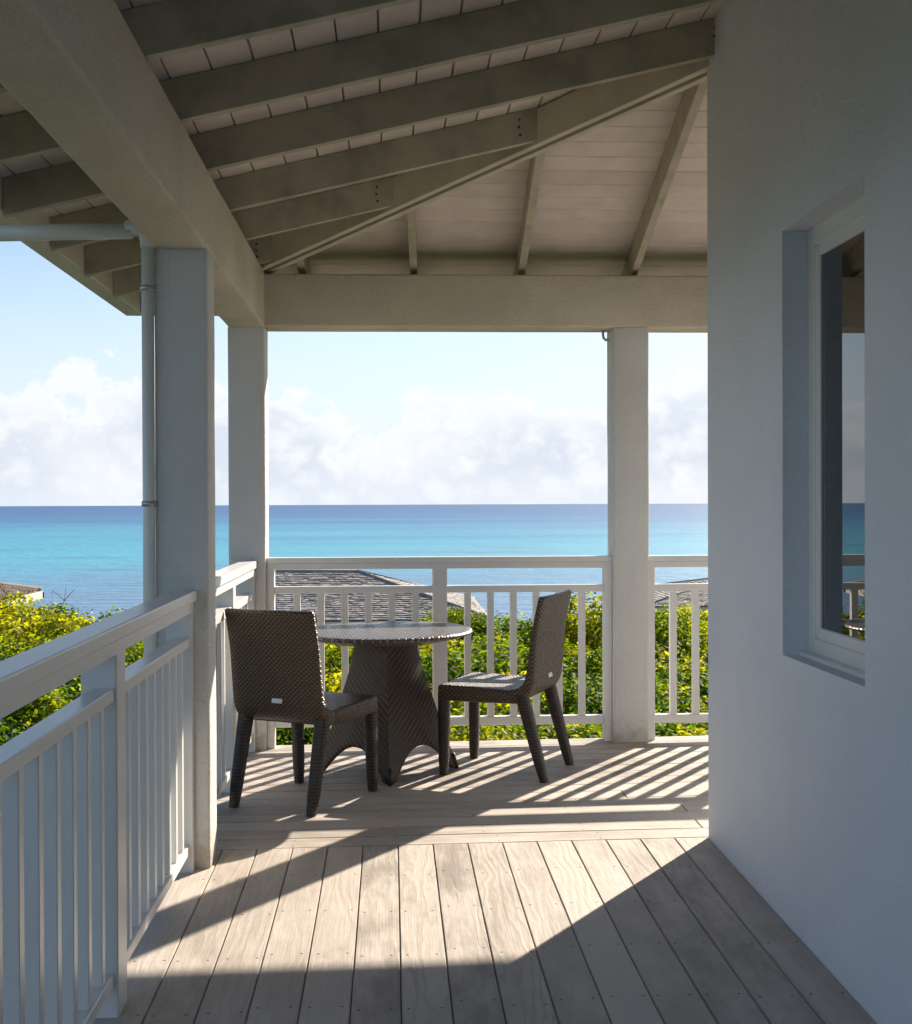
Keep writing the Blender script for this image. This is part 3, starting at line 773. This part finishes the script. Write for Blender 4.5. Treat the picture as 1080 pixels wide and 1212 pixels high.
po = link('pedestal', me, tb); sm = po.modifiers.new('thick', 'SOLIDIFY'); sm.thickness = 0.012; sm.offset = -1
for k in range(4):
    a = R(-90 + 2) + k * math.pi / 2
    f_ = link('foot', tube_mesh('foot', [(math.cos(a) * 0.322, math.sin(a) * 0.322, 0.075), (math.cos(a) * 0.345, math.sin(a) * 0.345, 0.0)], [0.013, 0.011], M_WEAVE_LEG, 8), tb)

# ------------------------------------------------------------------ neighbouring houses
def shingle_plane(name, A, B, C_, D, m, parent, expo=0.16, wid=0.17, seed=1):
    """quad A-B (eave, left to right) up to D-C (ridge, left to right) covered with overlapping shingles; one joined piece"""
    A, B, C_, D = map(Vector, (A, B, C_, D)); rr_ = random.Random(seed)
    slope = ((D + C_) / 2 - (A + B) / 2); n_c = max(2, int(slope.length / expo)); n = (B - A).cross(slope).normalized()
    if n.z < 0: n = -n
    vs, fs = [], []
    def quad(p): 
        i = len(vs); vs.extend(p); fs.append((i, i + 1, i + 2, i + 3))
    for c in range(n_c):
        f0, f1 = c / n_c, min(1.0, (c + 1.25) / n_c)
        l0, r0 = A.lerp(D, f0), B.lerp(C_, f0); l1, r1 = A.lerp(D, f1), B.lerp(C_, f1)
        W = (r0 - l0).length
        if W < 0.05: continue
        k = 0.0; edges = [0.0]
        while k < W: k += wid * rr_.uniform(0.6, 1.4); edges.append(min(k, W))
        for e0, e1 in zip(edges, edges[1:]):
            if e1 - e0 < 0.02: continue
            s0, s1 = (e0 + 0.006) / W, (e1 - 0.006) / W; th = rr_.uniform(0.022, 0.042); drop = rr_.uniform(-0.02, 0.02)
            sl = slope.normalized() * drop
            p00 = l0.lerp(r0, s0) + n * th - sl; p01 = l0.lerp(r0, s1) + n * th - sl
            p11 = l1.lerp(r1, s1) + n * 0.004; p10 = l1.lerp(r1, s0) + n * 0.004
            q00, q01 = p00 - n * th, p01 - n * th
            i = len(vs); vs.extend([p00, p01, p11, p10, q00, q01]); fs.append((i, i + 1, i + 2, i + 3)); fs.append((i + 4, i + 5, i + 1, i))
    o = link(name, mesh_from(name, [v - parent.location for v in vs], fs, m), parent); o['kind'] = 'stuff'; return o
def hip_house(name, label, x0_, x1_, y0_, y1_, ze, zr, m_sh, m_wall, ground, seed=1, over=0.45, expo=0.16, left=None, group='neighbouring houses'):
    h_ = empty(name, ((x0_ + x1_) / 2, (y0_ + y1_) / 2, ground), label, 'house', group); O = h_.location
    w_, d_ = x1_ - x0_, y1_ - y0_; rx0, rx1 = x0_ + d_ / 2, x1_ - d_ / 2; ym = (y0_ + y1_) / 2
    if left is not None: rx0 = x0_ + left
    if rx1 < rx0: rx0 = rx1 = (x0_ + x1_) / 2
    e = [(x0_, y0_, ze), (x1_, y0_, ze), (x1_, y1_, ze), (x0_, y1_, ze)]; r0, r1 = (rx0, ym, zr), (rx1, ym, zr)
    vs = [Vector(p) - O - Vector((0, 0, 0.03)) for p in e + [r0, r1]]
    rf = link('roof', mesh_from('roof', vs, [(0, 1, 5, 4), (1, 2, 5), (2, 3, 4, 5), (3, 0, 4), (3, 2, 1, 0)], M_ROOFCOVER), h_)
    for k, (a, b_, c, d) in enumerate([(e[0], e[1], r1, r0), (e[1], e[2], r1, r1), (e[2], e[3], r0, r1), (e[3], e[0], r0, r0)]):
        s_ = shingle_plane('shingles', a, b_, c, d, m_sh, h_, expo, expo * 1.1, seed + k)
    # hip and ridge caps
    for a, b_ in ((e[0], r0), (e[1], r1), (e[2], r1), (e[3], r0), (r0, r1)):
        if (Vector(a) - Vector(b_)).length > 0.1:
            cme = tube_mesh('ridge_cap', [Vector(a) - O + Vector((0, 0, 0.01)), Vector(b_) - O + Vector((0, 0, 0.01))], 0.055, m_sh, 6); link('ridge_cap', cme, h_)
    for (a, b_) in ((0, 1), (1, 2), (2, 3), (3, 0)):
        pa, pb = Vector(e[a]), Vector(e[b_]); dx_ = 0.06
        lo = Vector((min(pa.x, pb.x) - dx_, min(pa.y, pb.y) - dx_, ze - 0.20)); hi = Vector((max(pa.x, pb.x) + dx_, max(pa.y, pb.y) + dx_, ze - 0.035))
        f_ = link('fascia', box_mesh('fascia', lo.x - O.x, hi.x - O.x, lo.y - O.y, hi.y - O.y, lo.z - O.z, hi.z - O.z, M_FASC, 0.004), h_)
        if a % 2: f_.location.z = -0.004
    wx0, wx1, wy0_, wy1_ = x0_ + over, x1_ - over, y0_ + over, y1_ - over
    link('wall', box_mesh('wall', wx0 - O.x, wx1 - O.x, wy0_ - O.y, wy1_ - O.y, -0.5, ze - 0.21 - O.z, m_wall, 0.01), h_)
    nwin = max(1, int((wx1 - wx0) / 2.2))
    for k in range(nwin):
        xc = wx0 + (k + 0.5) * (wx1 - wx0) / nwin
        f_ = link('window', box_mesh('window', xc - 0.5 - O.x, xc + 0.5 - O.x, wy0_ - 0.03 - O.y, wy0_ + 0.02 - O.y, ze - 1.75 - O.z, ze - 0.55 - O.z, M_FRAME, 0.004), h_)
        pn = link('pane', box_mesh('pane', xc - 0.43 - O.x, xc + 0.43 - O.x, wy0_ - 0.036 - O.y, wy0_ - 0.031 - O.y, ze - 1.68 - O.z, ze - 0.62 - O.z, M_HGLASS, 0), f_)
    return h_
def pix(px, py, D):
    """pixel of the photograph at distance D along +Y"""
    d = rx * ((px - 540) / 1550) + ux * (-(py - 606) / 1550) - bk
    return EYE + d * (D / d.y)
a = pix(466, 676, 40); b_ = pix(582, 733, 36.2)
hip_house('shingled_house', 'grey shingled hip roof house down the slope, seen through the railing behind the table', -5.9, b_.x, 36.2, 43.8, b_.z, a.z, M_SHINGLE, M_HOUSE, -8.0, 3, left=0.9)
a = pix(764, 718, 46); b_ = pix(850, 683, 50)
hip_house('slate_house', 'dark roofed house between the post and the house wall', a.x, a.x + 12, 46, 54, a.z, b_.z, M_SHINGLE, M_HOUSE, -9.0, 23)
a = pix(48, 704, 30)
hip_house('brown_house', 'brown roofed house with white eaves showing above the yellow bushes', a.x - 9, a.x, 22.5, 30, a.z + 0.12, a.z + 1.0, M_SHINGLE_B, M_HOUSE, -5.5, 43, expo=0.2)

# ------------------------------------------------------------------ shrubs
def shrub_mesh(seed, n_leaf=11000, leaf=0.056):
    """foliage of one shrub: a cluster of uneven leafy lobes, every leaf a folded pair of triangles"""
    g = np.random.default_rng(seed)
    nl = 16
    th = g.uniform(0, 2 * np.pi, nl); ph = np.arccos(g.uniform(-0.25, 1, nl)); rr_ = g.uniform(0.45, 0.80, nl)
    cen = np.stack([rr_ * np.sin(ph) * np.cos(th), rr_ * np.sin(ph) * np.sin(th), rr_ * np.cos(ph) * 0.85], 1); rad = g.uniform(0.24, 0.42, nl)
    li = g.choice(nl, n_leaf, p=rad ** 2 / (rad ** 2).sum())
    d = g.normal(size=(n_leaf, 3)); d /= np.linalg.norm(d, axis=1, keepdims=True)
    rf = np.where(g.random(n_leaf) < 0.78, g.normal(1.0, 0.09, n_leaf), g.uniform(0.35, 1.0, n_leaf))
    sh = g.random(n_leaf) < 0.05; rf = np.where(sh, rf * g.uniform(1.1, 1.45, n_leaf), rf)
    c = cen[li] + d * (rad[li] * rf)[:, None]
    nrm = d * 0.9 + g.normal(size=(n_leaf, 3)) * 0.55 + np.array([0, 0, 0.45]); nrm /= np.linalg.norm(nrm, axis=1, keepdims=True)
    t = np.cross(nrm, g.normal(size=(n_leaf, 3))); t /= np.linalg.norm(t, axis=1, keepdims=True); b2 = np.cross(nrm, t)
    s = leaf * g.uniform(0.6, 1.35, n_leaf)[:, None]
    p0 = c - t * s * 0.55; p2 = c + t * s * 0.65
    p1 = c + b2 * s * 0.34 + nrm * s * 0.12; p3 = c - b2 * s * 0.34 + nrm * s * 0.12
    V_ = np.stack([p0, p1, p2, p3], 1).reshape(-1, 3)
    me = bpy.data.meshes.new('foliage'); me.vertices.add(len(V_)); me.vertices.foreach_set('co', V_.ravel())
    base = np.arange(n_leaf) * 4
    tri = np.stack([base, base + 1, base + 2, base, base + 2, base + 3], 1).reshape(-1)
    me.loops.add(len(tri)); me.loops.foreach_set('vertex_index', tri.astype(np.int32))
    me.polygons.add(n_leaf * 2); me.polygons.foreach_set('loop_start', np.arange(n_leaf * 2, dtype=np.int32) * 3)
    me.update(calc_edges=True); me.validate()
    return me
def stem_mesh(seed):
    r_ = random.Random(seed); bm = bmesh.new()
    tmp = []
    for k in range(9):
        a = r_.uniform(0, 6.28); l = r_.uniform(0.4, 0.75); up = r_.uniform(0.1, 0.6)
        pts = [(0.05 * math.cos(a), 0.05 * math.sin(a), -1.6), (0.25 * l * math.cos(a), 0.25 * l * math.sin(a), -0.7), (l * 0.8 * math.cos(a), l * 0.8 * math.sin(a), up)]
        m_ = tube_mesh('stem', pts, [0.035, 0.024, 0.008], M_TWIG, 5, False); bm.from_mesh(m_); bpy.data.meshes.remove(m_)
    me = bpy.data.meshes.new('stems'); bm.to_mesh(me); bm.free(); me.materials.append(M_TWIG); return me
NV = 6
FOL = {}
for mname, mt in (('g', M_LEAF), ('y', M_LEAF_Y)):
    for k in range(NV):
        if mname == 'g': me = shrub_mesh(100 + k)
        else: me = FOL[('g', k)].copy(); me.materials.clear()
        me.materials.append(mt); FOL[(mname, k)] = me
STEM = [stem_mesh(200 + k) for k in range(3)]
srnd = random.Random(11)
def shrub(top_px, top_py, D, s, kind, label, group):
    p = pix(top_px, top_py, D); loc = Vector((p.x, p.y, p.z - s * 0.98))
    r_ = empty('shrub', loc, label, 'shrub', group)
    r_.rotation_euler = (0, 0, srnd.uniform(0, 6.28)); k = s * srnd.uniform(0.94, 1.06); r_.scale = (k * 1.1, k * 1.1, k)
    link('foliage', FOL[(kind, srnd.randrange(NV))], r_); link('stems', STEM[srnd.randrange(3)], r_)
    return r_
G_F = 'shrubs on the slope below the sea-side railing'
G_L = 'shrubs on the slope beside the long railing'
ROWS = ['at the deck edge', 'second row down the slope', 'third row down the slope', 'fourth row down the slope', 'fifth row down the slope', 'farthest row down the slope']
def far_label(k, D, px_):
    row = ROWS[min(5, sum(D > t_ for t_ in (10, 11.8, 14.2, 17.5, 21.5)))]
    bay = 'left of the grey roof' if px_ < 330 else ('behind the table' if px_ < 455 else ('behind the railing newel' if px_ < 560 else ('behind the sunny chair' if px_ < 690 else ('behind the sea-side post' if px_ < 770 else 'by the house wall'))))
    return ('yellow-green' if k == 'y' else 'dark green') + ' shrub ' + bay + ', ' + row
def side_label(k, D, px_):
    row = 'close under the long railing' if D < 11 else ('a little way below the railing' if D < 13.5 else ('half way to the brown roof' if D < 17 else 'level with the brown roof'))
    side = ', before the brown eaves' if px_ < 35 else (', past the railing newel' if 80 < px_ < 140 else (', behind the drain pipe post' if px_ > 160 else ''))
    return ('golden yellow' if k == 'y' else 'green') + ' shrub ' + row + side
# beyond the far railing: rows from the back of the slope up to the deck edge
for D, y_, step, s0, s1, x_a, x_b, jit in [(24, 733, 60, 1.1, 1.5, 560, 900, 8), (19.5, 742, 58, 1.0, 1.3, 400, 900, 10), (15.5, 762, 62, 0.9, 1.2, 300, 900, 14),
                                      (12.8, 792, 66, 0.8, 1.05, 290, 900, 16), (10.8, 832, 72, 0.7, 0.9, 290, 900, 16), (9.2, 868, 80, 0.6, 0.75, 280, 900, 10)]:
    x_ = x_a
    while x_ < x_b:
        k = 'y' if srnd.random() < 0.32 else 'g'
        shrub(x_ + srnd.uniform(-14, 14), y_ + srnd.uniform(-jit, jit), D * srnd.uniform(0.96, 1.04), srnd.uniform(s0, s1), k, far_label(k, D, x_), G_F)
        x_ += step
for px_, py_, D, s, k in [(700, 705, 21, 1.2, 'y'), (668, 720, 22, 1.1, 'g'), (545, 707, 22, 0.75, 'g'), (590, 722, 22, 0.9, 'g'), (790, 708, 24, 1.2, 'g'), (828, 709, 22, 1.1, 'y'), (770, 714, 22, 1.0, 'g'), (812, 722, 20, 1.1, 'g'), (880, 712, 24, 1.3, 'g')]:
    shrub(px_, py_, D, s, k, far_label(k, D, px_), G_F)
# beside the long railing
for px_, py_, D, s, k in [(6, 684, 21, 1.15, 'y'), (30, 712, 20, 1.1, 'y'), (62, 720, 19, 1.1, 'y'), (92, 708, 21, 0.95, 'g'), (122, 722, 21, 1.0, 'y'), (150, 738, 20, 1.0, 'g'),
                          (-25, 700, 19, 1.2, 'y'), (185, 742, 19, 1.0, 'g'), (225, 748, 18, 1.0, 'g'), (275, 760, 17, 1.0, 'g'),
                          (5, 745, 15, 1.1, 'g'), (45, 752, 15.5, 1.0, 'g'), (85, 752, 15.5, 1.0, 'y'), (125, 760, 15, 1.0, 'g'), (165, 768, 15, 1.0, 'g'), (-35, 760, 14, 1.0, 'g'),
                          (0, 800, 12, 0.9, 'g'), (48, 800, 12, 0.9, 'g'), (95, 800, 12, 0.9, 'g'), (145, 805, 12, 0.9, 'g'), (190, 812, 12, 0.9, 'g'), (240, 812, 12.5, 0.9, 'g'),
                          (10, 858, 9.6, 0.75, 'g'), (62, 850, 9.6, 0.75, 'g'), (115, 852, 9.6, 0.75, 'g'), (170, 860, 9.6, 0.75, 'g'), (225, 865, 9.8, 0.75, 'g'), (-40, 840, 9.8, 0.8, 'g')]:
    shrub(px_, py_, D, s, k, side_label(k, D, px_), G_L)
# bare twigs above the yellow bushes
bs = pix(34, 716, 22.5); br = empty('bare_shrub', (bs.x, bs.y, bs.z - 1.0), 'leafless grey twigs sticking up above the yellow bushes', 'shrub')
trnd = random.Random(8)
for k in range(11):
    a = trnd.uniform(-1.1, 1.1); l = trnd.uniform(0.9, 1.5); p_ = Vector((0.25 * a, trnd.uniform(-.2, .2), 0.1)); d_ = Vector((a * 0.55, trnd.uniform(-.3, .3), 1)).normalized()
    pts = [p_.copy()]
    for i in range(6):
        d_ = (d_ + Vector((trnd.uniform(-.35, .35), trnd.uniform(-.35, .35), trnd.uniform(-.1, .2)))).normalized(); p_ = p_ + d_ * l / 6; pts.append(p_.copy())
    tw = link('twig', tube_mesh('twig', pts, [0.013, 0.011, 0.009, 0.008, 0.006, 0.005, 0.003], M_TWIG, 5), br)
    for q_ in range(4):
        b0_ = pts[trnd.randrange(2, 6)]; e_ = Vector((trnd.uniform(-1, 1), trnd.uniform(-.6, .6), trnd.uniform(.3, 1))).normalized() * trnd.uniform(0.12, 0.35)
        link('side_twig', tube_mesh('side_twig', [b0_, b0_ + e_ * 0.5 + Vector((trnd.uniform(-.03, .03), 0, .02)), b0_ + e_], [0.006, 0.005, 0.003], M_TWIG, 4), tw)
